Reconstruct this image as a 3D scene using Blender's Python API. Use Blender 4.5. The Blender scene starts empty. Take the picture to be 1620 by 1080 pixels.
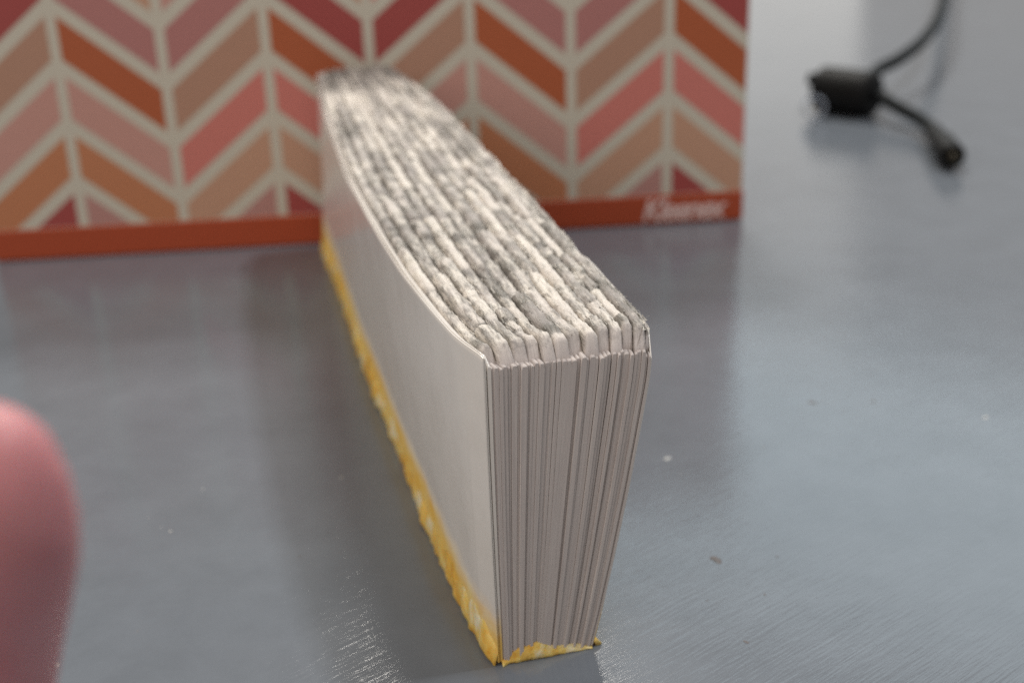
import bpy, math, random
import numpy as np
from mathutils import Matrix, Vector
random.seed(7); RNG = np.random.default_rng(11)
S = 0.01                      # everything below is written in centimetres
sc = bpy.context.scene
C = sc.collection

# ------------------------------------------------------------------ camera
PITCH, ROLL, CAMH, FPX = 0.3859, -0.032, 11.506, 1947.3
fw = Vector((0, math.cos(PITCH), -math.sin(PITCH))); rt = Vector((1, 0, 0)); up = rt.cross(fw)
r2 = rt * math.cos(ROLL) + up * math.sin(ROLL)
u2 = up * math.cos(ROLL) - rt * math.sin(ROLL)
cam = bpy.data.cameras.new('camera'); co = bpy.data.objects.new('camera', cam); C.objects.link(co)
m = Matrix.Identity(4)
for i in range(3):
    m[i][0], m[i][1], m[i][2] = r2[i], u2[i], -fw[i]
m[2][3] = CAMH * S
co.matrix_world = m
cam.sensor_width = 36; cam.lens = FPX / 1620 * 36
cam.clip_start = 0.005; cam.clip_end = 50
cam.dof.use_dof = True; cam.dof.focus_distance = 17.2 * S; cam.dof.aperture_fstop = 15.5
cam.dof.aperture_blades = 0
sc.camera = co

# ------------------------------------------------------------------ world and lamps
w = bpy.data.worlds.new('World'); sc.world = w; w.use_nodes = True
bg = w.node_tree.nodes['Background']
bg.inputs[0].default_value = (1.0, 0.94, 0.89, 1); bg.inputs[1].default_value = 0.32

def area(name, loc, target, sx, sy, watts, col):
    l = bpy.data.lights.new(name, 'AREA'); l.shape = 'RECTANGLE'; l.size = sx; l.size_y = sy
    l.energy = watts; l.color = col
    o = bpy.data.objects.new(name, l); C.objects.link(o); o.location = loc
    o.rotation_euler = (Vector(target) - Vector(loc)).to_track_quat('-Z', 'Y').to_euler()
    return o
area('ceiling_lamp', (0.035, 1.24, 1.155), (0, 0.2, 0), 0.28, 0.26, 14.5, (1, 0.95, 0.87))
area('ceiling_lamp_right', (0.74, 0.36, 1.76), (0, 0.25, 0), 0.15, 0.15, 13.0, (0.98, 0.98, 1.0))
area('fill_light', (-1.05, -0.85, 1.15), (0, 0.25, 0.03), 2.0, 1.5, 17, (1, 0.92, 0.83))  # added fill behind the camera, brightens the faces turned towards it
# unseen light panels added for the tabletop reflections: low, side and a cooler high one
area('reflection_panel_low', (0.44, 2.7, 0.50), (0.2, 0.3, 0.1), 0.66, 1.0, 0.85, (1.0, 0.98, 0.92))
area('reflection_panel_high', (1.10, 1.90, 1.14), (0.1, 0.3, 0.0), 2.3, 0.58, 6.0, (0.72, 0.91, 1.0))
area('reflection_panel_side', (1.75, 2.6, 0.50), (0.2, 0.3, 0.1), 0.8, 1.0, 1.4, (0.9, 0.97, 1.0))
vs = sc.view_settings
vs.view_transform = 'Standard'; vs.look = 'None'; vs.exposure = 0.0; vs.gamma = 1
sc.render.engine = 'CYCLES'
sc.cycles.use_denoising = False      # leaves a little grain, as the small camera did
sc.cycles.sample_clamp_indirect = 2.0; sc.cycles.sample_clamp_direct = 5.0
sc.cycles.max_bounces = 6; sc.cycles.diffuse_bounces = 4; sc.cycles.glossy_bounces = 3
sc.cycles.caustics_reflective = False; sc.cycles.caustics_refractive = False

# ------------------------------------------------------------------ helpers
def unproject(x, y, z=None, depth=None):
    """photo pixel -> world centimetres on the plane z, or at a depth"""
    d = fw + r2 * ((x - 810) / FPX) + u2 * ((540 - y) / FPX)
    t = depth if depth is not None else (z - CAMH) / d.z
    return Vector((0, 0, CAMH)) + d * t

def mesh(name, verts, faces, mat, parent=None, smooth=True, uv=None, scale=S):
    me = bpy.data.meshes.new(name)
    me.from_pydata([(v[0]*scale, v[1]*scale, v[2]*scale) for v in verts], [], faces)
    me.materials.append(mat) if not isinstance(mat, (list, tuple)) else [me.materials.append(q) for q in mat]
    if smooth: me.polygons.foreach_set('use_smooth', [True]*len(me.polygons))
    if uv is not None:
        lay = me.uv_layers.new(name='UVMap')
        idx = np.empty(len(me.loops), dtype=np.int32); me.loops.foreach_get('vertex_index', idx)
        lay.data.foreach_set('uv', np.asarray(uv, dtype=np.float32)[idx].ravel())
    me.update()
    o = bpy.data.objects.new(name, me); C.objects.link(o)
    if parent: o.parent = parent
    return o

def empty(name, loc=(0, 0, 0), rz=0):
    o = bpy.data.objects.new(name, None); C.objects.link(o)
    o.location = Vector(loc) * S; o.rotation_euler = (0, 0, rz); o.empty_display_size = 0.01
    return o

def tag(o, label=None, cat=None, group=None, kind=None):
    if label: o['label'] = label
    if cat: o['category'] = cat
    if group: o['group'] = group
    if kind: o['kind'] = kind
    return o

class NT:
    def __init__(s, name):
        s.m = bpy.data.materials.new(name); s.m.use_nodes = True
        s.t = s.m.node_tree; s.b = s.t.nodes['Principled BSDF']
    def n(s, kind, **kw):
        nd = s.t.nodes.new(kind)
        for k, v in kw.items():
            if k in nd.inputs: 
                nd.inputs[k].default_value = v
            else: setattr(nd, k, v)
        return nd
    def l(s, a, b): s.t.links.new(a, b)
    def coord(s, kind='Object', scale=(1, 1, 1), rot=(0, 0, 0)):
        tc = s.n('ShaderNodeTexCoord'); mp = s.n('ShaderNodeMapping')
        mp.inputs['Scale'].default_value = scale; mp.inputs['Rotation'].default_value = rot
        s.l(tc.outputs[kind], mp.inputs['Vector']); return mp.outputs[0]
    def noise(s, vec, scale, detail=4, rough=0.55, dist=0):
        nd = s.n('ShaderNodeTexNoise'); nd.inputs['Scale'].default_value = scale
        nd.inputs['Detail'].default_value = detail; nd.inputs['Roughness'].default_value = rough
        nd.inputs['Distortion'].default_value = dist
        s.l(vec, nd.inputs['Vector']); return nd.outputs['Fac']
    def ramp(s, fac, stops):
        r = s.n('ShaderNodeValToRGB'); e = r.color_ramp.elements
        while len(e) < len(stops): e.new(0.5)
        for q, (p, c) in zip(e, stops):
            q.position = p; q.color = (c, c, c, 1) if not isinstance(c, tuple) else (*c, 1)
        s.l(fac, r.inputs[0]); return r.outputs[0]
    def mix(s, fac, a, b, blend='MIX'):
        x = s.n('ShaderNodeMix'); x.data_type = 'RGBA'; x.blend_type = blend
        for sock, v in ((x.inputs[0], fac), (x.inputs[6], a), (x.inputs[7], b)):
            if hasattr(v, 'is_linked') or hasattr(v, 'links'): s.l(v, sock)
            elif isinstance(v, tuple): sock.default_value = (*v, 1)
            else: sock.default_value = v
        return x.outputs[2]
    def math(s, op, a, b=None, clamp=False):
        x = s.n('ShaderNodeMath'); x.operation = op; x.use_clamp = clamp
        for sock, v in ((x.inputs[0], a), (x.inputs[1], b)):
            if v is None: continue
            if hasattr(v, 'links'): s.l(v, sock)
            else: sock.default_value = v
        return x.outputs[0]
    def bump(s, h, strength, dist):
        b = s.n('ShaderNodeBump'); b.inputs['Strength'].default_value = strength
        b.inputs['Distance'].default_value = dist; s.l(h, b.inputs['Height'])
        s.l(b.outputs[0], s.b.inputs['Normal']); return b
    def base(s, v):
        if hasattr(v, 'links'): s.l(v, s.b.inputs['Base Color'])
        else: s.b.inputs['Base Color'].default_value = (*v, 1)
    def set(s, **kw):
        for k, v in kw.items(): s.b.inputs[k.replace('_', ' ')].default_value = v
        return s.m

def vnoise(x, seed, period=1.0):
    """smooth 1-d value noise in -1..1"""
    r = np.random.default_rng(seed); tab = r.uniform(-1, 1, 4096)
    x = np.asarray(x, float) / period + 1000.0
    i = np.floor(x).astype(int); f = x - i; f = f*f*(3-2*f)
    return tab[i % 4096]*(1-f) + tab[(i+1) % 4096]*f

# ------------------------------------------------------------------ materials
def mat_table():
    q = NT('grey_gloss_paint')
    a = unproject(560, 1020, 0); b = unproject(620, 992, 0); ang = math.atan2(b.y-a.y, b.x-a.x)
    v = q.coord('Object')
    big = q.noise(v, 9, 3)
    col = q.mix(big, (0.146, 0.165, 0.190), (0.174, 0.194, 0.220))
    st = q.coord('Object', (1, 1, 1), (0, 0, -ang))
    mp = q.n('ShaderNodeMapping'); mp.inputs['Scale'].default_value = (150, 1700, 1); q.l(st, mp.inputs['Vector'])
    s1 = q.noise(mp.outputs[0], 1.0, 3, 0.6, 0.4)
    mp2 = q.n('ShaderNodeMapping'); mp2.inputs['Scale'].default_value = (40, 500, 1); q.l(st, mp2.inputs['Vector'])
    s2 = q.noise(mp2.outputs[0], 1.0, 2, 0.5, 0.5)
    fine = q.noise(v, 1500, 2)
    h = q.math('ADD', q.math('MULTIPLY', s1, 0.5), q.math('ADD', q.math('MULTIPLY', s2, 0.35), q.math('MULTIPLY', fine, 0.08)))
    dirt = q.ramp(q.noise(v, 60, 5, 0.7), [(0.35, 0.90), (0.7, 1.05)])
    q.base(q.mix(1.0, col, dirt, 'MULTIPLY'))
    q.l(q.ramp(q.noise(v, 25, 4), [(0.3, 0.09), (0.75, 0.16)]), q.b.inputs['Roughness'])
    q.bump(h, 0.22, 0.0004)
    return q.set(IOR=1.5)

def mat_page():
    """page edges: off-white stock with fine sheet lines, inky torn fore-edge, glue at the spine"""
    q = NT('page_edge_paper')
    uv = q.n('ShaderNodeUVMap'); uv.uv_map = 'UVMap'
    mp = q.n('ShaderNodeMapping'); mp.inputs['Scale'].default_value = (330, 2.2, 1); q.l(uv.outputs[0], mp.inputs['Vector'])
    ln = q.noise(mp.outputs[0], 1.0, 3, 0.6)
    paper = q.mix(q.ramp(ln, [(0.32, 0.0), (0.62, 1.0)]), (0.50, 0.445, 0.425), (0.64, 0.585, 0.555))
    obj = q.coord('Object')
    sep = q.n('ShaderNodeSeparateXYZ'); q.l(obj, sep.inputs[0])
    # torn, printed fore-edge
    at = q.n('ShaderNodeAttribute'); at.attribute_name = 'torn'
    st = q.coord('Object', (1.0, 0.26, 1.0)); lg = q.coord('Object', (1.0, 0.09, 1.0))
    n1 = q.noise(st, 750, 5, 0.75, 0.5); n2 = q.noise(st, 210, 3, 0.6); n3 = q.noise(lg, 2300, 3, 0.65, 0.2)
    k = q.math('ADD', q.math('MULTIPLY', n1, 0.52), q.math('ADD', q.math('MULTIPLY', n2, 0.42), q.math('MULTIPLY', n3, 0.45)))
    at2 = q.n('ShaderNodeAttribute'); at2.attribute_name = 'ink_shade'
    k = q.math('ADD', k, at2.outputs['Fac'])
    ink_shade = q.ramp(k, [(0.54, 0.0), (0.63, 0.24), (0.725, 0.75), (0.83, 0.98)])
    torn = q.mix(ink_shade, (0.86, 0.80, 0.71), (0.105, 0.098, 0.082))
    c = q.mix(at.outputs['Fac'], paper, torn)
    q.base(c)
    hh = q.math('ADD', q.math('MULTIPLY', q.math('ADD', n1, n3), at.outputs['Fac']), q.math('MULTIPLY', ln, 0.25))
    q.bump(hh, 0.5, 0.0008)
    q.l(q.ramp(at.outputs['Fac'], [(0.0, 0.8), (1.0, 0.5)]), q.b.inputs['Roughness'])
    return q.m

def mat_outer():
    """blank smooth end page, yellowed by the spine glue along its lower edge"""
    q = NT('end_page_paper')
    obj = q.coord('Object'); sep = q.n('ShaderNodeSeparateXYZ'); q.l(obj, sep.inputs[0])
    nz = q.noise(q.coord('Object', (1, 0.5, 1)), 190, 5, 0.65)
    zz = q.math('ADD', sep.outputs['Z'], q.math('MULTIPLY', q.math('SUBTRACT', nz, 0.5), 0.007))
    ny = q.n('ShaderNodeMapRange'); q.l(sep.outputs['Y'], ny.inputs[0]); ny.inputs[1].default_value = 0.0; ny.inputs[2].default_value = 0.035
    ny.inputs[3].default_value = 0.0045; ny.inputs[4].default_value = 0.0
    zz = q.math('ADD', zz, ny.outputs[0])
    mr = q.n('ShaderNodeMapRange'); q.l(zz, mr.inputs[0])
    mr.inputs[1].default_value = 0.0078; mr.inputs[2].default_value = 0.0150; mr.inputs[3].default_value = 1; mr.inputs[4].default_value = 0
    st = q.ramp(mr.outputs[0], [(0.0, 0.0), (0.35, 0.22), (0.8, 0.9), (1.0, 1.0)])
    glue = q.mix(q.ramp(q.noise(obj, 150, 5, 0.7), [(0.35, 0.0), (0.65, 1.0)]), (0.84, 0.47, 0.06), (0.87, 0.68, 0.27))
    pap = q.mix(q.ramp(q.noise(obj, 70, 6, 0.65), [(0.3, 0.0), (0.7, 1.0)]), (0.75, 0.705, 0.65), (0.83, 0.79, 0.74))
    q.base(q.mix(st, pap, glue))
    q.bump(q.math('ADD', q.math('MULTIPLY', q.noise(obj, 2500, 3), 0.15), q.math('MULTIPLY', q.noise(obj, 55, 3), 4.0)), 0.16, 0.0004)
    q.l(q.ramp(st, [(0.0, 0.19), (0.5, 0.75)]), q.b.inputs['Roughness'])
    q.l(q.ramp(st, [(0.0, 0.6), (0.4, 0.05)]), q.b.inputs['Specular IOR Level'])
    return q.set(IOR=1.45)

def mat_glue():
    q = NT('old_yellow_glue'); obj = q.coord('Object')
    n = q.noise(obj, 130, 6, 0.7)
    c = q.ramp(n, [(0.31, (0.42, 0.20, 0.04)), (0.41, (0.82, 0.45, 0.06)), (0.53, (0.87, 0.62, 0.17)), (0.64, (0.86, 0.78, 0.55))])
    q.base(c); q.bump(q.noise(obj, 500, 4), 0.5, 0.0008)
    return q.set(Roughness=0.45, Subsurface_Weight=0.12, Subsurface_Scale=0.002)

def mat_flat(name, col, rough=0.5, var=0.06, **kw):
    q = NT(name); n = q.noise(q.coord('Object'), 300, 4)
    q.base(q.mix(n, tuple(max(0, c*(1-var)) for c in col), tuple(min(1, c*(1+var)) for c in col)))
    q.bump(q.noise(q.coord('Object'), 1800, 2), 0.08, 0.0002)
    return q.set(Roughness=rough, **kw)

def mat_skin():
    q = NT('skin'); obj = q.coord('Object')
    n = q.noise(obj, 260, 5, 0.6)
    q.base(q.mix(n, (0.51, 0.185, 0.20), (0.66, 0.29, 0.30)))
    wv = q.n('ShaderNodeTexWave'); wv.inputs['Scale'].default_value = 320; wv.inputs['Distortion'].default_value = 6
    wv.inputs['Detail'].default_value = 1; q.l(obj, wv.inputs['Vector'])
    q.bump(wv.outputs['Fac'], 0.12, 0.0003)
    return q.set(Roughness=0.5, Subsurface_Weight=0.25, Subsurface_Scale=0.004)

M_TABLE, M_PAGE, M_OUTER, M_GLUE, M_SKIN = mat_table(), mat_page(), mat_outer(), mat_glue(), mat_skin()

# ------------------------------------------------------------------ table
def table():
    x0, x1, y0, y1, t, r = -75, 95, -30, 150, 2.5, 0.4
    pts = [(x0, y0), (x1, y0), (x1, y1), (x0, y1)]
    V = [(x, y, 0) for x, y in pts] + [(x+(r if x < 0 else -r)*-1, y+(r if y < 0 else -r)*-1, -r) for x, y in pts] + \
        [(x+(r if x < 0 else -r)*-1, y+(r if y < 0 else -r)*-1, -t) for x, y in pts]
    F = [(0, 1, 2, 3), (11, 10, 9, 8)]
    for k in range(2):
        for i in range(4):
            j = (i+1) % 4; F.append((k*4+i, k*4+4+i, k*4+4+j, k*4+j))
    o = mesh('table_top', V, F, M_TABLE, smooth=False); tag(o, kind='structure')
table()

# specks of dust and dried paint on the table
def specks():
    V, F = [], []
    spots = [(1285, 637, .05), (1381, 635, .05), (90, 1004, .05), (88, 1050, .07), (1055, 725, .06), (1132, 885, .08), (385, 425, .13),
             (1210, 940, .03), (1560, 660, .05), (540, 755, .04), (270, 840, .035), (1180, 1015, .03), (1230, 880, .02)]
    spots += [(random.uniform(150, 1600), random.uniform(560, 1070), random.uniform(.008, .018)) for _ in range(22)]
    for x, y, r in spots:
        p = unproject(x, y, 0); b = len(V); n = 7
        a0 = random.uniform(0, 3); el = random.uniform(1, 2.4)
        V.append((p.x, p.y, r*0.5))
        for i in range(n):
            a = 2*math.pi*i/n; rr = r*random.uniform(.6, 1.2)
            dx, dy = rr*el*math.cos(a), rr*math.sin(a)
            V.append((p.x+dx*math.cos(a0)-dy*math.sin(a0), p.y+dx*math.sin(a0)+dy*math.cos(a0), 0.002))
        for i in range(n): F.append((b, b+1+i, b+1+(i+1) % n))
    q = NT('dust'); q.base(q.ramp(q.noise(q.coord('Object'), 12, 1), [(0.45, (0.10, 0.09, 0.09)), (0.55, (0.5, 0.5, 0.48))]))
    o = mesh('dust_specks', V, F, q.set(Roughness=0.6))
    tag(o, 'tiny crumbs and specks of dust scattered over the grey tabletop', 'dust', kind='stuff')
specks()

# ------------------------------------------------------------------ book block
YAW, BX, BY = -0.2529, -0.3528, 15.371
LEN, HB = 21.4, 5.12
tl_a = [0, .8, 2, 3.8, 5.7, 9.7, 12.6, 15.8, 20.2, 21.5]; tl_b = [-.07, -.27, -.38, -.48, -.52, -.52, -.38, -.22, .14, .50]
tr_a = [0, .5, 3, 8, 15, 18, 20.3, 21.5];                 tr_b = [2.50, 2.62, 2.72, 2.84, 2.84, 2.68, 2.42, 1.95]
bl_a = [0, .6, 2, 5, 9.3, 12, 16.5, 21.5];                bl_b = [-.01, -.12, -.20, -.22, -.15, -.15, -.02, .02]
def smooth_interp(a, xa, ya):
    g = np.linspace(-1, 23, 961); y = np.interp(g, xa, ya); k = np.hanning(41); k /= k.sum()
    ys = np.convolve(np.pad(y, 20, mode='edge'), k, 'valid'); y = np.where(g < 0.6, y, ys)
    return np.interp(a, g, y)
def block_b(t, a, z):
    """cross position of the sheet t (0 left .. 1 right) at length a and height z"""
    L0, L1 = smooth_interp(a, bl_a, bl_b), smooth_interp(a, tl_a, tl_b)
    R0, R1 = L0 + 1.50 + 0.12*np.clip(a/6, 0, 1), smooth_interp(a, tr_a, tr_b)
    f = np.clip(z/HB, 0, 1.1); fl = f**1.15
    fr = f**0.92 - 0.10*np.clip(f-0.86, 0, 1)*4*np.clip(t, 0, 1)
    bot = L0 + (R0-L0)*t; top = L1 + (R1-L1)*t
    e = fl*(1-t) + fr*t
    bow = 0.05*np.sin(math.pi*np.clip(f, 0, 1))*(t-0.3)
    return bot + (top-bot)*e + bow

book = empty('book_block', (BX, BY, 0), -YAW)
tag(book, 'coverless thick paper block standing on its glued yellow spine, frayed grey top edge', 'book')

A_GRID = np.unique(np.round(np.concatenate([[0, .012, .03, .06, .1, .14, .18, .23, .28, .34, .4, .46, .52], np.arange(.56, 21.2, .045), [21.25, 21.3, 21.34, 21.37, 21.39]]), 4))

def rise(a): return 0.55*np.clip(np.asarray(a, float)/LEN, 0, 1)**1.7

def make_leaf(name, t0, t1, a0, hz, torn_depth, dome, cham, seed, mat, zlow=0.05, aend=0.0):
    A = A_GRID; n = len(A)
    zs = [0.0, .12, .32, .55, .74, .87, .935, .97, .99]
    tops = [.12, .37, .63, .88]
    ch_len, ch_h = cham
    h = hz - ch_h*np.clip(1-A/ch_len, 0, 1)**1.05
    far = np.clip((A-(LEN-1.3))/1.3, 0, 1); h = h - 0.25*far**2.2 + rise(A)
    cols, tt, vv, tn = [], [], [], []
    wig = 0.012*vnoise(A, seed+5, 1.7)
    tmid = (t0+t1)/2
    for zf in zs:
        cols.append((np.full(n, t0), zf*(h-0.05)+zlow*(1-zf)))
    for k, q in enumerate(tops):
        dm = dome*(1-(2*q-1)**2)
        mic = 0.030*vnoise(A, seed*7+k, .09) + 0.022*vnoise(A, seed*13+k, .22)
        mic = mic*np.clip(A/0.5, 0.12, 1)*(1 if torn_depth > 0 else 0)
        cols.append((np.full(n, t0+(t1-t0)*q), h + dm + mic - 0.025))
    for zf in reversed(zs):
        cols.append((np.full(n, t1), zf*(h-0.05)+zlow*(1-zf)))
    m_ = len(cols); V = np.zeros((n, m_, 3)); UV = np.zeros((n, m_, 2)); T = np.zeros((n, m_))
    Aw = a0 + A*(LEN-a0-aend)/LEN
    for k, (t, z) in enumerate(cols):
        b = block_b(t, Aw, z) + wig*np.clip(z/HB, 0, 1)
        if len(zs) <= k < len(zs)+len(tops) and torn_depth > 0:
            b = b + 0.012*vnoise(A, seed*17+k, .12)
        V[:, k, 0] = b; V[:, k, 1] = Aw; V[:, k, 2] = z
        UV[:, k, 0] = t + (0.0 if k < m_/2 else 0); UV[:, k, 1] = z/HB
        if torn_depth > 0: T[:, k] = np.clip((z-(HB-torn_depth-.02))/0.1, 0, 1)*np.clip((A-0.25)/0.5, 0, 1)
    idx = np.arange(n*m_).reshape(n, m_)
    F = []
    q = np.stack([idx[:-1, :-1], idx[1:, :-1], idx[1:, 1:], idx[:-1, 1:]], -1).reshape(-1, 4)
    F = [tuple(map(int, r)) for r in q]
    # end caps: strips between the left and right walls, then the small top fan
    nz = len(zs)
    for row, flip in ((0, False), (n-1, True)):
        for i in range(nz-1):
            f = (idx[row, i], idx[row, i+1], idx[row, m_-2-i], idx[row, m_-1-i])
            F.append(tuple(int(x) for x in (f if not flip else f[::-1])))
        f = [idx[row, k] for k in range(nz-1, m_-nz+1)]
        F.append(tuple(int(x) for x in (f if not flip else f[::-1])))
    o = mesh(name, V.reshape(-1, 3), F, mat, book, True, UV.reshape(-1, 2))
    at = o.data.attributes.new('torn', 'FLOAT', 'POINT'); at.data.foreach_set('value', T.reshape(-1).astype(np.float32))
    sm = np.ones(len(o.data.polygons), bool)
    sm[len(q):] = False; o.data.polygons.foreach_set('use_smooth', sm)
    return o

# torn page bundles: sections of two to four bundles share a ridge
random.seed(21)
sections = []
t = 0.052; 
while t < 0.975:
    wd = random.uniform(0.062, 0.092); wd = min(wd, 0.985-t) if 0.985-t-wd < 0.03 else wd
    sections.append((t, t+wd)); t += wd
SEC_H = []
flat = np.full(len(A_GRID), HB)
def make_ridge(s0, s1, h, ink_shade, a_st, seed):
    """rounded, broken crest of one torn section: a row of chips with notches between them"""
    A = A_GRID[A_GRID >= 0.0]*(LEN-a_st-.05)/LEN + a_st; n = len(A)
    nose = np.clip((A-a_st)/random.uniform(.13, .26), 0, 1); nz = .75*nose+.25*np.sqrt(1-(1-nose)**2)
    top = np.interp(A, A_GRID, h) + rise(A)
    far = np.clip((A-(LEN-1.3))/1.3, 0, 1); fz = 0.25*far**2.2
    qs = [-1, -1, -.93, -.74, -.48, -.2, .1, .38, .65, .88, 1, 1]; m_ = len(qs)
    V = np.zeros((n, m_, 3)); T = np.zeros((n, m_)); K = np.zeros((n, m_)); UV = np.zeros((n, m_, 2))
    sh = .006*vnoise(A, seed+3, .5)
    for k, q in enumerate(qs):
        base = HB-.42 + rise(A)
        z = top - .095*abs(q)**4.5 + (.013*vnoise(A, seed*7+k, .07)+.012*vnoise(A, seed*5+k, .2)+.014*vnoise(A, seed*3+k, .7))*np.clip((A-a_st)/.4, .6, 1)
        if k in (0, m_-1): z = base
        else: z = (HB-.36) + rise(A) + (z-(HB-.36)-rise(A))*(.12+.88*nz)
        z = z - fz*(z > base+.01)
        t = (s0+s1)/2 + q*(s1-s0)/2*(.945+.04*vnoise(A, seed*11, .45)) + sh*.5
        V[:, k, 0] = block_b(t, A, z) + (.008*vnoise(A, seed*19+k, .1) if 0 < k < m_-1 else 0)
        V[:, k, 1] = A; V[:, k, 2] = z
        T[:, k] = np.clip((A-a_st-.03)/.25, 0, 1)*(.75+.25*vnoise(A, seed+9, .3)) if 0 < k < m_-1 else .6
        K[:, k] = np.interp(A, A_GRID, ink_shade) + .05*abs(q)**2
        UV[:, k, 0] = t; UV[:, k, 1] = z/HB
    idx = np.arange(n*m_).reshape(n, m_)
    F = [tuple(map(int, r)) for r in np.stack([idx[:-1, :-1], idx[1:, :-1], idx[1:, 1:], idx[:-1, 1:]], -1).reshape(-1, 4)]
    F += [tuple(int(x) for x in idx[0]), tuple(int(x) for x in idx[-1][::-1])]
    o = mesh('torn_edge', V.reshape(-1, 3), F, M_PAGE, book, True, UV.reshape(-1, 2))
    for nm, arr in (('torn', T), ('ink_shade', K)):
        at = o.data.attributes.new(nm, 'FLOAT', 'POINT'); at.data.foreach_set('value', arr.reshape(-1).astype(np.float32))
for si, (s0, s1) in enumerate(sections):
    tc = (s0+s1)/2; a = 0.0
    basez = 0.03*random.uniform(-1, 1) - 0.10*max(0, (tc-0.9)/0.1) - 0.04*max(0, (0.14-tc)/0.14)
    hA = np.full(len(A_GRID), basez); iA = np.zeros(len(A_GRID))
    while a < LEN:
        ln_ = random.choice([.25, .4, .6, .9, 1.3, 1.9, 2.6])*random.uniform(.8, 1.2)
        off = random.choice([-.085, -.05, -.025, 0, .01, .02, .025])*random.uniform(.5, 1.1)
        inside = (A_GRID >= a) & (A_GRID < a+ln_)
        e = np.minimum(np.clip((A_GRID-a)/.08, 0, 1), np.clip((a+ln_-A_GRID)/.08, 0, 1)); e = np.sqrt(e*(2-e))
        hA[inside] += (off*e - 0.065*(1-e))[inside]
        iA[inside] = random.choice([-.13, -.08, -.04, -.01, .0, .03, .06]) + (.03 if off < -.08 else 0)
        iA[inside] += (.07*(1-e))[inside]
        a += ln_
    iA += .13*np.clip((A_GRID-18.8)/1.6, 0, 1)  # far end darkened in the colour: dirt plus the tissue box's shadow
    k = np.clip((A_GRID-0.35)/0.4, 0, 1); hA = hA*k + basez*(1-k)
    SEC_H.append(hA)
    a_sec = random.uniform(-.012, .02); lz = random.uniform(-.03, .03)
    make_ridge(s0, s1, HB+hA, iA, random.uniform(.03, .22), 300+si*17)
    nl = max(2, int(round((s1-s0)/0.0265))); cuts = np.linspace(s0, s1, nl+1); cuts[1:-1] += RNG.uniform(-.0085, .0085, nl-1)
    for li in range(nl):
        g = random.choice([.02, .03, .04, .06, .09])*(cuts[li+1]-cuts[li])
        hz = HB - .27 + lz + random.uniform(-.02, .02) + .0*A_GRID - .10*max(0, (tc-.93)/.07)
        make_leaf('page_bundle', cuts[li]+g*.5, cuts[li+1]-g*.5, a_sec+random.choice([-.02, -.01, 0, .01, .02, .03, .045])+random.uniform(-.01, .01), hz, 0, .01, (.03, .015), si*31+li*3+7, M_PAGE, aend=random.uniform(0, .08))

# smooth end pages on the left, slightly parted at their top edge; one on the right
flat = np.full(len(A_GRID), HB)
make_leaf('end_page', 0.000, 0.0075, -.015, flat-0.03+0.015*vnoise(A_GRID, 3, 2.0), 0, .0, (.1, .02), 900, M_OUTER, zlow=0.06)
make_leaf('end_page', 0.0155, 0.0225, .0, flat-0.035+0.015*vnoise(A_GRID, 4, 2.5), 0, .0, (.12, .05), 901, M_OUTER, zlow=0.06)
make_leaf('end_page', 0.031, 0.051, .006, flat-0.10+0.012*vnoise(A_GRID, 5, 1.5), 0, .0, (.16, .12), 902, M_OUTER, zlow=0.06)
make_leaf('end_page', 0.989, 0.999, .01, flat-0.10+0.05*vnoise(A_GRID, 8, .5), 0, .0, (.4, .3), 903, M_OUTER, zlow=0.06)

# loose torn fibres along the frayed edge
def fibres():
    V, F, T, UVs = [], [], [], []
    tg = np.array([(a+b)/2 for a, b in sections])
    for _ in range(3600):
        a = random.uniform(.6, 21.0); t = random.uniform(0.07, 0.985)
        if random.random() < .2: t = random.uniform(.94, .99)
        if random.random() < .012: t = random.uniform(.93, .98); a = random.uniform(.3, 1.2)
        si = int(np.argmin(abs(tg-t))); hz = HB + np.interp(a, A_GRID, SEC_H[si]) - 0.25*max(0, (a-20.1)/1.3)**2.2 + float(rise(a))
        ln_ = random.choice([.12, .2, .3, .45])*random.uniform(.7, 1.3); wd = random.uniform(.006, .018)
        lift = random.uniform(.0, .035)*(1 if ln_ < .2 else .4); skew = random.gauss(0, .12)
        if random.random() < .06: skew = random.gauss(0, 1.0)
        base = len(V); nseg = 4; roll = random.gauss(0, .5)
        for i in range(nseg+1):
            f = i/nseg
            aa = a + ln_*(f-.5)*math.cos(skew); dz = hz - .02 + lift*f*f + .008*random.uniform(-1, 1)
            bc = float(block_b(np.array(t), np.array(aa), np.array(dz))) + ln_*(f-.5)*math.sin(skew)
            ww = wd*(1-.5*f)
            V += [(bc-ww*math.cos(roll), aa, dz-ww*math.sin(roll)), (bc, aa, dz+ww*.35), (bc+ww*math.cos(roll), aa, dz+ww*math.sin(roll))]
            T += [1, 1, 1]; UVs += [(t, 1)]*3
        for i in range(nseg):
            for j in range(2):
                p = base+i*3+j; F.append((p, p+1, p+4, p+3))
    o = mesh('torn_fibres', V, F, M_PAGE, book, True, UVs); tag(o, kind='stuff')
    at = o.data.attributes.new('torn', 'FLOAT', 'POINT'); at.data.foreach_set('value', np.array(T, dtype=np.float32))
fibres()

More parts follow.
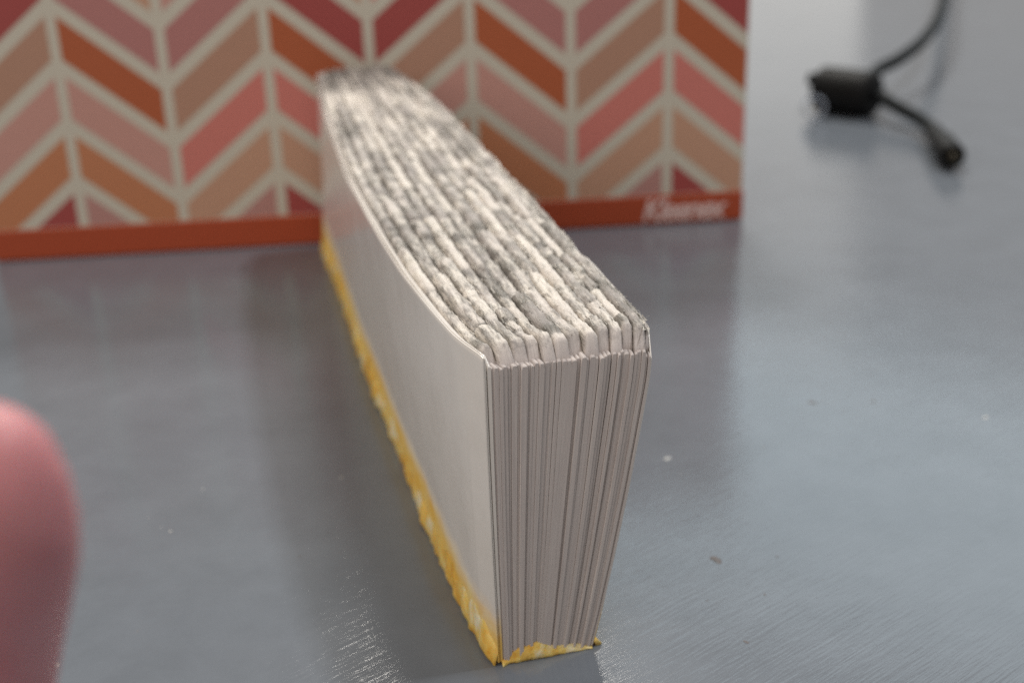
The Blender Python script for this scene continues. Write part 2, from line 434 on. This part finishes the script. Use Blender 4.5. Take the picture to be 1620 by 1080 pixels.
# yellow spine glue: a lumpy bead along the lower left edge, another across the near end, a thin bed underneath
def tube_path(P, rad, seg=12, squash=1.0):
    V, F = [], []
    n = len(P)
    for i in range(n):
        a = P[max(0, i-1)]; b = P[min(n-1, i+1)]; d = (Vector(b)-Vector(a)).normalized()
        s = d.cross(Vector((0, 0, 1))); s = s.normalized() if s.length > 1e-6 else Vector((1, 0, 0)); u = s.cross(d)
        for k in range(seg):
            an = 2*math.pi*k/seg; r = rad[i] if not callable(rad) else rad(i, k)
            V.append(Vector(P[i]) + s*(r*math.cos(an)) + u*(r*squash*math.sin(an)))
    for i in range(n-1):
        for k in range(seg):
            k2 = (k+1) % seg; F.append((i*seg+k, i*seg+k2, (i+1)*seg+k2, (i+1)*seg+k))
    F.append(tuple(range(seg-1, -1, -1))); F.append(tuple((n-1)*seg+k for k in range(seg)))
    return V, F

def ridge(name, axis_pts, out_dir, hgt, wid, seed):
    """low ridge on the foot of the block: profile of 7 points from the table up the page"""
    V, F = [], []; n = len(axis_pts); prof = [(0.3, 0.0), (.95, .06), (1.0, .25), (.8, .5), (.42, .75), (.14, .93), (-.35, 1.0)]
    for i, p in enumerate(axis_pts):
        for k, (o_, z_) in enumerate(prof):
            jit = 1+.4*float(vnoise(i*.31+k*.7, seed, 1.0))
            V.append((p[0]+out_dir[0]*wid[i]*o_*jit, p[1]+out_dir[1]*wid[i]*o_*jit, max(.004, hgt[i]*z_)))
    m_ = len(prof)
    for i in range(n-1):
        for k in range(m_-1): F.append((i*m_+k, (i+1)*m_+k, (i+1)*m_+k+1, i*m_+k+1))
    F.append(tuple(range(m_))); F.append(tuple(reversed([(n-1)*m_+k for k in range(m_)])))
    return mesh(name, V, F, M_GLUE, book)

aa = np.arange(0.0, 21.35, .06)
hg = .58 + .14*vnoise(aa, 51, .9) + .20*vnoise(aa, 52, .2); wdg = np.clip(.06 + .03*vnoise(aa, 53, 1.1) + .026*vnoise(aa, 54, .2), .012, 1)
hg *= np.clip(.5+aa/1.2, .5, 1)
ridge('spine_glue', [(float(block_b(np.array(0.), np.array(a), np.array(.1)))-.01, a) for a in aa], (-1, 0), hg, wdg, 71)
bb = np.linspace(.05, 1.48, 50)
hg2 = .17 + .07*np.sin(bb*3.2) + .06*vnoise(bb, 61, .3); hg2 *= np.clip((bb-.02)/.25, .5, 1)*np.clip((1.55-bb)/.3, .3, 1)
ridge('spine_glue', [(b, .012) for b in bb], (0, -1), hg2, .05+.02*vnoise(bb, 62, .2), 72)
aa2 = np.arange(0.02, 21.3, .15)
ridge('spine_glue', [(float(block_b(np.array(1.), np.array(a), np.array(.1)))+.005, a) for a in aa2], (1, 0), .16+.06*vnoise(aa2, 56, .6), .07+.03*vnoise(aa2, 57, .4), 73)

# ------------------------------------------------------------------ tissue box
GX, GY, GYAW = 7.53, 38.0374, 0.0837
BW, BD, BH, BAND = 23.35, 11.4, 10.6, 1.0
tbox = empty('tissue_box', (GX, GY, 0), GYAW)
tag(tbox, 'cardboard tissue box printed with pink and rust chevrons above an orange base band', 'tissue box')
M_CREAM = mat_flat('cream_card', (0.60, 0.55, 0.455), 0.55, 0.03)
M_BAND = mat_flat('orange_card', (0.41, 0.064, 0.018), 0.6, 0.05)
def box_part(name, x0, x1, y0, y1, z0, z1, mat, bev):
    """bevelled box, open to nothing"""
    V, F = [], []
    for z, e in ((z0, bev), (z0+bev, 0), (z1-bev, 0), (z1, bev)):
        b_ = bev
        ring = [(x0+e, y0+e+b_), (x0+e+b_, y0+e), (x1-e-b_, y0+e), (x1-e, y0+e+b_), (x1-e, y1-e-b_), (x1-e-b_, y1-e), (x0+e+b_, y1-e), (x0+e, y1-e-b_)]
        V += [(x, y, z) for x, y in ring]
    for r in range(3):
        for i in range(8):
            j = (i+1) % 8; F.append((r*8+i, r*8+j, r*8+8+j, r*8+8+i))
    F.append(tuple(range(7, -1, -1))); F.append(tuple(range(24, 32)))
    return mesh(name, V, F, mat, tbox, False)
box_part('carton', -BW+.03, -.03, .03, BD-.03, .9, BH, M_CREAM, .05)
box_part('base_band', -BW, 0, 0, BD, 0.02, BAND, M_BAND, .05)
cols = dict(darkred=(.37, .065, .058), tan=(.46, .25, .17), pink=(.57, .295, .245), orange=(.53, .205, .095), rose=(.46, .19, .175),
            rust=(.44, .105, .035), mauve=(.48, .24, .21), salmon=(.63, .20, .165), peach=(.55, .31, .205))
CM = {k: mat_flat('print_'+k, v, 0.55, 0.04) for k, v in cols.items()}; CN = list(cols)
U0, DU, ZP, PP, DROP, TB, SPW = -20.5512, 3.01, 7.6087, 1.7376, 2.481, .50, .31
tabA = dict(L={-2: 'salmon', -1: 'darkred', 0: 'tan', 1: 'pink', 2: 'orange', 3: 'darkred', 4: 'tan'}, R={-2: 'peach', -1: 'rose', 0: 'rust', 1: 'pink', 2: 'orange', 3: 'mauve', 4: 'rust'})
tabB = dict(L={-2: 'pink', -1: 'rose', 0: 'tan', 1: 'salmon', 2: 'peach', 3: 'mauve', 4: 'tan'}, R={-2: 'orange', -1: 'darkred', 0: 'rust', 1: 'salmon', 2: 'peach', 3: 'darkred', 4: 'rust'})
def clip(poly, ax, val, keep_less):
    out = []
    for i in range(len(poly)):
        p, q = poly[i], poly[(i+1) % len(poly)]
        ip = (p[ax] <= val) == keep_less or p[ax] == val; iq = (q[ax] <= val) == keep_less or q[ax] == val
        if ip: out.append(p)
        if ip != iq:
            f = (val-p[ax])/(q[ax]-p[ax]); out.append((p[0]+f*(q[0]-p[0]), p[1]+f*(q[1]-p[1])))
    return out
def chevrons(place, ulo, uhi, name, ushift=0.0):
    V, F, MI = [], [], []
    for k in range(-4, 12, 2):
        uk = U0 + k*DU + ushift; tab = tabA if k % 4 == 0 else tabB
        for side, sg in (('L', -1), ('R', 1)):
            for n in range(-2, 5):
                ua, ub = SPW/2, DU-SPW/2; sl = DROP/DU
                zt = lambda u: ZP-n*PP-sl*u-TB/2
                zb = lambda u: ZP-(n+1)*PP-sl*u+TB/2
                pl = [(uk+sg*ua, zt(ua)), (uk+sg*ub, zt(ub)), (uk+sg*ub, zb(ub)), (uk+sg*ua, zb(ua))]
                for ax, val, less in ((0, uhi, True), (0, ulo, False), (1, BH-.08, True), (1, BAND+.0, False)):
                    if pl: pl = clip(pl, ax, val, less)
                if len(pl) < 3: continue
                if sg > 0: pl = pl[::-1]
                b = len(V); V += [place(u, z) for u, z in pl]; F.append(tuple(range(b, b+len(pl)))); MI.append(CN.index(tab[side][n]))
    o = mesh(name, V, F, [CM[c] for c in CN], tbox, False)
    o.data.polygons.foreach_set('material_index', MI)
chevrons(lambda u, z: (u, .026, z), -BW+.08, -.08, 'chevron_print')
chevrons(lambda u, z: (-.026, u+BW/2+BD/2-6, z), -BW/2-BD/2+6.1, -BW/2+BD/2+5.9, 'chevron_print', 1.0)

def lettering():
    cu = bpy.data.curves.new('lettering', 'FONT'); cu.body = 'Kleenex'; cu.size = 0.98*S; cu.shear = 0.28
    cu.offset = 0.00022; cu.space_character = .88; cu.extrude = 0.0001
    tmp = bpy.data.objects.new('tmp', cu); C.objects.link(tmp)
    bpy.context.view_layer.update()
    me = bpy.data.meshes.new_from_object(tmp.evaluated_get(bpy.context.evaluated_depsgraph_get()))
    bpy.data.objects.remove(tmp)
    me.materials.clear(); me.materials.append(mat_flat('pale_pink_ink', (0.78, 0.56, 0.52), .5, .03))
    xs = [v.co.x for v in me.vertices]; wd = max(xs)-min(xs)
    f = 2.75*S/wd
    for v in me.vertices: v.co.x *= f
    o = bpy.data.objects.new('lettering', me); C.objects.link(o); o.parent = tbox
    o.location = (-3.3*S, -.015*S, .17*S); o.rotation_euler = (math.pi/2, 0, 0)
lettering()

# ------------------------------------------------------------------ cable with ferrite bead
cable = empty('adapter_cable', unproject(1340, 175, 0))
tag(cable, 'black power cord with ferrite bead and small barrel plug lying on table', 'cable')
cb = unproject(1340, 175, 0)
def loc(p): return Vector(p) - cb
M_BLK = mat_flat('black_plastic', (0.007, 0.007, 0.007), 0.6, .1, Specular_IOR_Level=0.2)
M_CORD = mat_flat('dark_cord', (0.006, 0.008, 0.009), 0.7, .1, Specular_IOR_Level=0.15)
M_GOLD = mat_flat('plug_contact', (0.10, 0.09, 0.07), 0.5, .05, Metallic=1.0)
dB = (unproject(1340, 148, .95) - Vector((0, 0, CAMH)))
c0 = unproject(1296, 140, .97); c1 = unproject(1384, 151, .97)
ax = (c1-c0); ax.z = 0; ln_b = ax.length; ax.normalize()
def lathe(c, d, prof, seg=28):
    d = Vector(d).normalized(); s = d.cross(Vector((0, 0, 1))).normalized(); u = s.cross(d); V, F = [], []
    for x, r in prof:
        for k in range(seg):
            an = 2*math.pi*k/seg; V.append(Vector(c)+d*x+s*(r*math.cos(an))+u*(r*math.sin(an)))
    for i in range(len(prof)-1):
        for k in range(seg):
            k2 = (k+1) % seg; F.append((i*seg+k, i*seg+k2, (i+1)*seg+k2, (i+1)*seg+k))
    F.append(tuple(range(seg-1, -1, -1))); F.append(tuple((len(prof)-1)*seg+k for k in range(seg)))
    return V, F
R = 1.0
V, F = lathe(loc(c0), ax, [(-.02, .35), (0, .62), (.04, R-.16), (.18, R-.02), (.3, R), (ln_b-.3, R), (ln_b-.18, R-.02), (ln_b-.04, R-.16), (ln_b, .62), (ln_b+.02, .35)])
mesh('ferrite_bead', V, F, M_BLK, cable)
def bez(pts, n=14):
    """Catmull-Rom through the points"""
    P = [pts[0]] + list(pts) + [pts[-1]]; out = []
    for i in range(1, len(P)-2):
        for k in range(n):
            t = k/n; a, b, c, d = (Vector(P[j]) for j in (i-1, i, i+1, i+2))
            out.append(.5*((2*b) + (c-a)*t + (2*a-5*b+4*c-d)*t*t + (3*b-a-3*c+d)*t*t*t))
    out.append(Vector(pts[-1])); return out
cr = .28
def cord(pts):
    P = bez([loc(p) for p in pts]); V, F = tube_path(P, [cr]*len(P), 14); mesh('cord', V, F, M_CORD, cable)
perp = Vector((-ax.y, ax.x, 0))
# incoming cord from beyond, into the bead; a short stub shows at the bead's other end
cord([unproject(1520, -150, 1.2), unproject(1500, -40, 2.2), unproject(1487, 22, 2.2), unproject(1462, 62, 2.0), unproject(1425, 92, 1.7), unproject(1388, 112, 1.45), c0+ax*(ln_b*.8)+perp*.2+Vector((0, 0, .35)), c0+ax*(ln_b*.5)])
cord([c0+ax*.5+perp*.1, c0+perp*.15+Vector((0, 0, .2)), c0-ax*.35+perp*.2+Vector((0, 0, .3)), c0-ax*.62+perp*.2+Vector((0, 0, .35))])
cord([c1-ax*.5, c1+ax*.2+Vector((0, 0, -.02)), unproject(1420, 170, .75), unproject(1452, 187, .6), unproject(1478, 208, .5), unproject(1490, 221, .5)])
pA = unproject(1476, 207, .55); pB = unproject(1508, 248, .55)
d = (pB-pA); pl = d.length
V, F = lathe(loc(pA), d, [(0, .27), (.05, .34), (pl*.3, .37), (pl*.48, .40), (pl*.5, .46), (pl*.97, .46), (pl, .42), (pl, .28), (pl-.3, .27)], 22)
pg = mesh('barrel_plug', V, F, M_BLK, cable)
V, F = lathe(loc(pA), d, [(pl-.32, .02), (pl-.3, .17), (pl+.06, .17), (pl+.1, .1)], 16); mesh('contact', V, F, M_GOLD, pg)
# clear plastic tie ring hanging at the bead's left end
def tie():
    cpt = loc(unproject(1288, 170, .55)); V, F = [], []
    Rr, rr = .46, .05; n, s_ = 36, 8
    for i in range(n):
        a = 2*math.pi*i/n; cx = Vector((math.cos(a)*Rr, .12*math.sin(a), math.sin(a)*Rr*.92))
        e = Vector((math.cos(a), 0, math.sin(a)))
        for k in range(s_):
            q = 2*math.pi*k/s_; V.append(cpt+cx+e*(rr*math.cos(q))+Vector((0, 1, 0))*(rr*math.sin(q)))
    for i in range(n):
        for k in range(s_):
            F.append((i*s_+k, ((i+1) % n)*s_+k, ((i+1) % n)*s_+(k+1) % s_, i*s_+(k+1) % s_))
    q = NT('clear_plastic'); q.base((.42, .47, .55))
    mesh('tie_ring', V, F, q.set(Roughness=.4), cable)
tie()

# ------------------------------------------------------------------ fingertip close to the lens
def finger():
    D = 8.2
    root = empty('person', (0, 0, 0)); tag(root, 'pink blurred fingertip of a person reaching in beside the paper block', 'person')
    path = [unproject(-30, y, depth=D + dd) for y, dd in ((668, .5), (686, .25), (714, .05), (745, 0), (810, .15), (870, .5), (940, 1.1), (1010, 1.7), (1080, 2.2), (1180, 2.7), (1300, 2.9), (1450, 2.6))]
    k = D/FPX
    rad = [8, 62, 104, 131, 147, 149, 137, 124, 114, 112, 118, 125]
    P = [Vector(p) for p in path]
    last = P[-1]
    P += [last+Vector((-.2, -1.2, -.8)), last+Vector((-.5, -2.6, -1.3)), last+Vector((-.9, -4.2, -1.5))]; rad += [128, 132, 138]
    Ps = bez(P, 6); rs = np.interp(np.linspace(0, len(rad)-1, len(Ps)), range(len(rad)), rad)*np.array([(Vector(p)-Vector((0, 0, CAMH))).dot(fw) for p in Ps])/FPX
    n = 28; V, F = [], []
    axv = (P[8]-P[3]).normalized()
    for i, p in enumerate(Ps):
        a = Ps[max(0, i-1)]; b = Ps[min(len(Ps)-1, i+1)]; d = (b-a).normalized()
        s = (Vector((1, 0, 0)) - d*d.x).normalized(); u = s.cross(d)
        for q in range(n):
            an = 2*math.pi*q/n; r = rs[i]
            V.append(p + s*(r*math.cos(an)) + u*(r*.88*math.sin(an)))
    for i in range(len(Ps)-1):
        for q in range(n):
            q2 = (q+1) % n; F.append((i*n+q, i*n+q2, (i+1)*n+q2, (i+1)*n+q))
    F.append(tuple(range(n-1, -1, -1))); F.append(tuple((len(Ps)-1)*n+q for q in range(n)))
    mesh('finger', V, F, M_SKIN, root)
    # nail on the outer side
    V, F = [], []
    na, nb = 9, 9
    cpt = [unproject(-22, y, depth=D) for y in np.linspace(700, 860, na)]
    rr = np.interp(np.linspace(700, 860, na), [628, 650, 690, 745, 810, 870], [8, 62, 104, 131, 147, 149])*k
    d = (cpt[-1]-cpt[0]).normalized(); s = (Vector((1, 0, 0)) - d*d.x).normalized(); u = s.cross(d)
    for lift in (1.02, .97):
        for i in range(na):
            for j in range(nb):
                an = math.pi + (j/(nb-1)-.5)*1.7
                V.append(cpt[i] + s*(rr[i]*lift*math.cos(an)) + u*(rr[i]*.88*lift*math.sin(an)))
    for i in range(na-1):
        for j in range(nb-1):
            F.append((i*nb+j, i*nb+j+1, (i+1)*nb+j+1, (i+1)*nb+j))
    mesh('fingernail', V[:na*nb], F, mat_flat('nail', (.75, .5, .45), .3, .03), root)
finger()
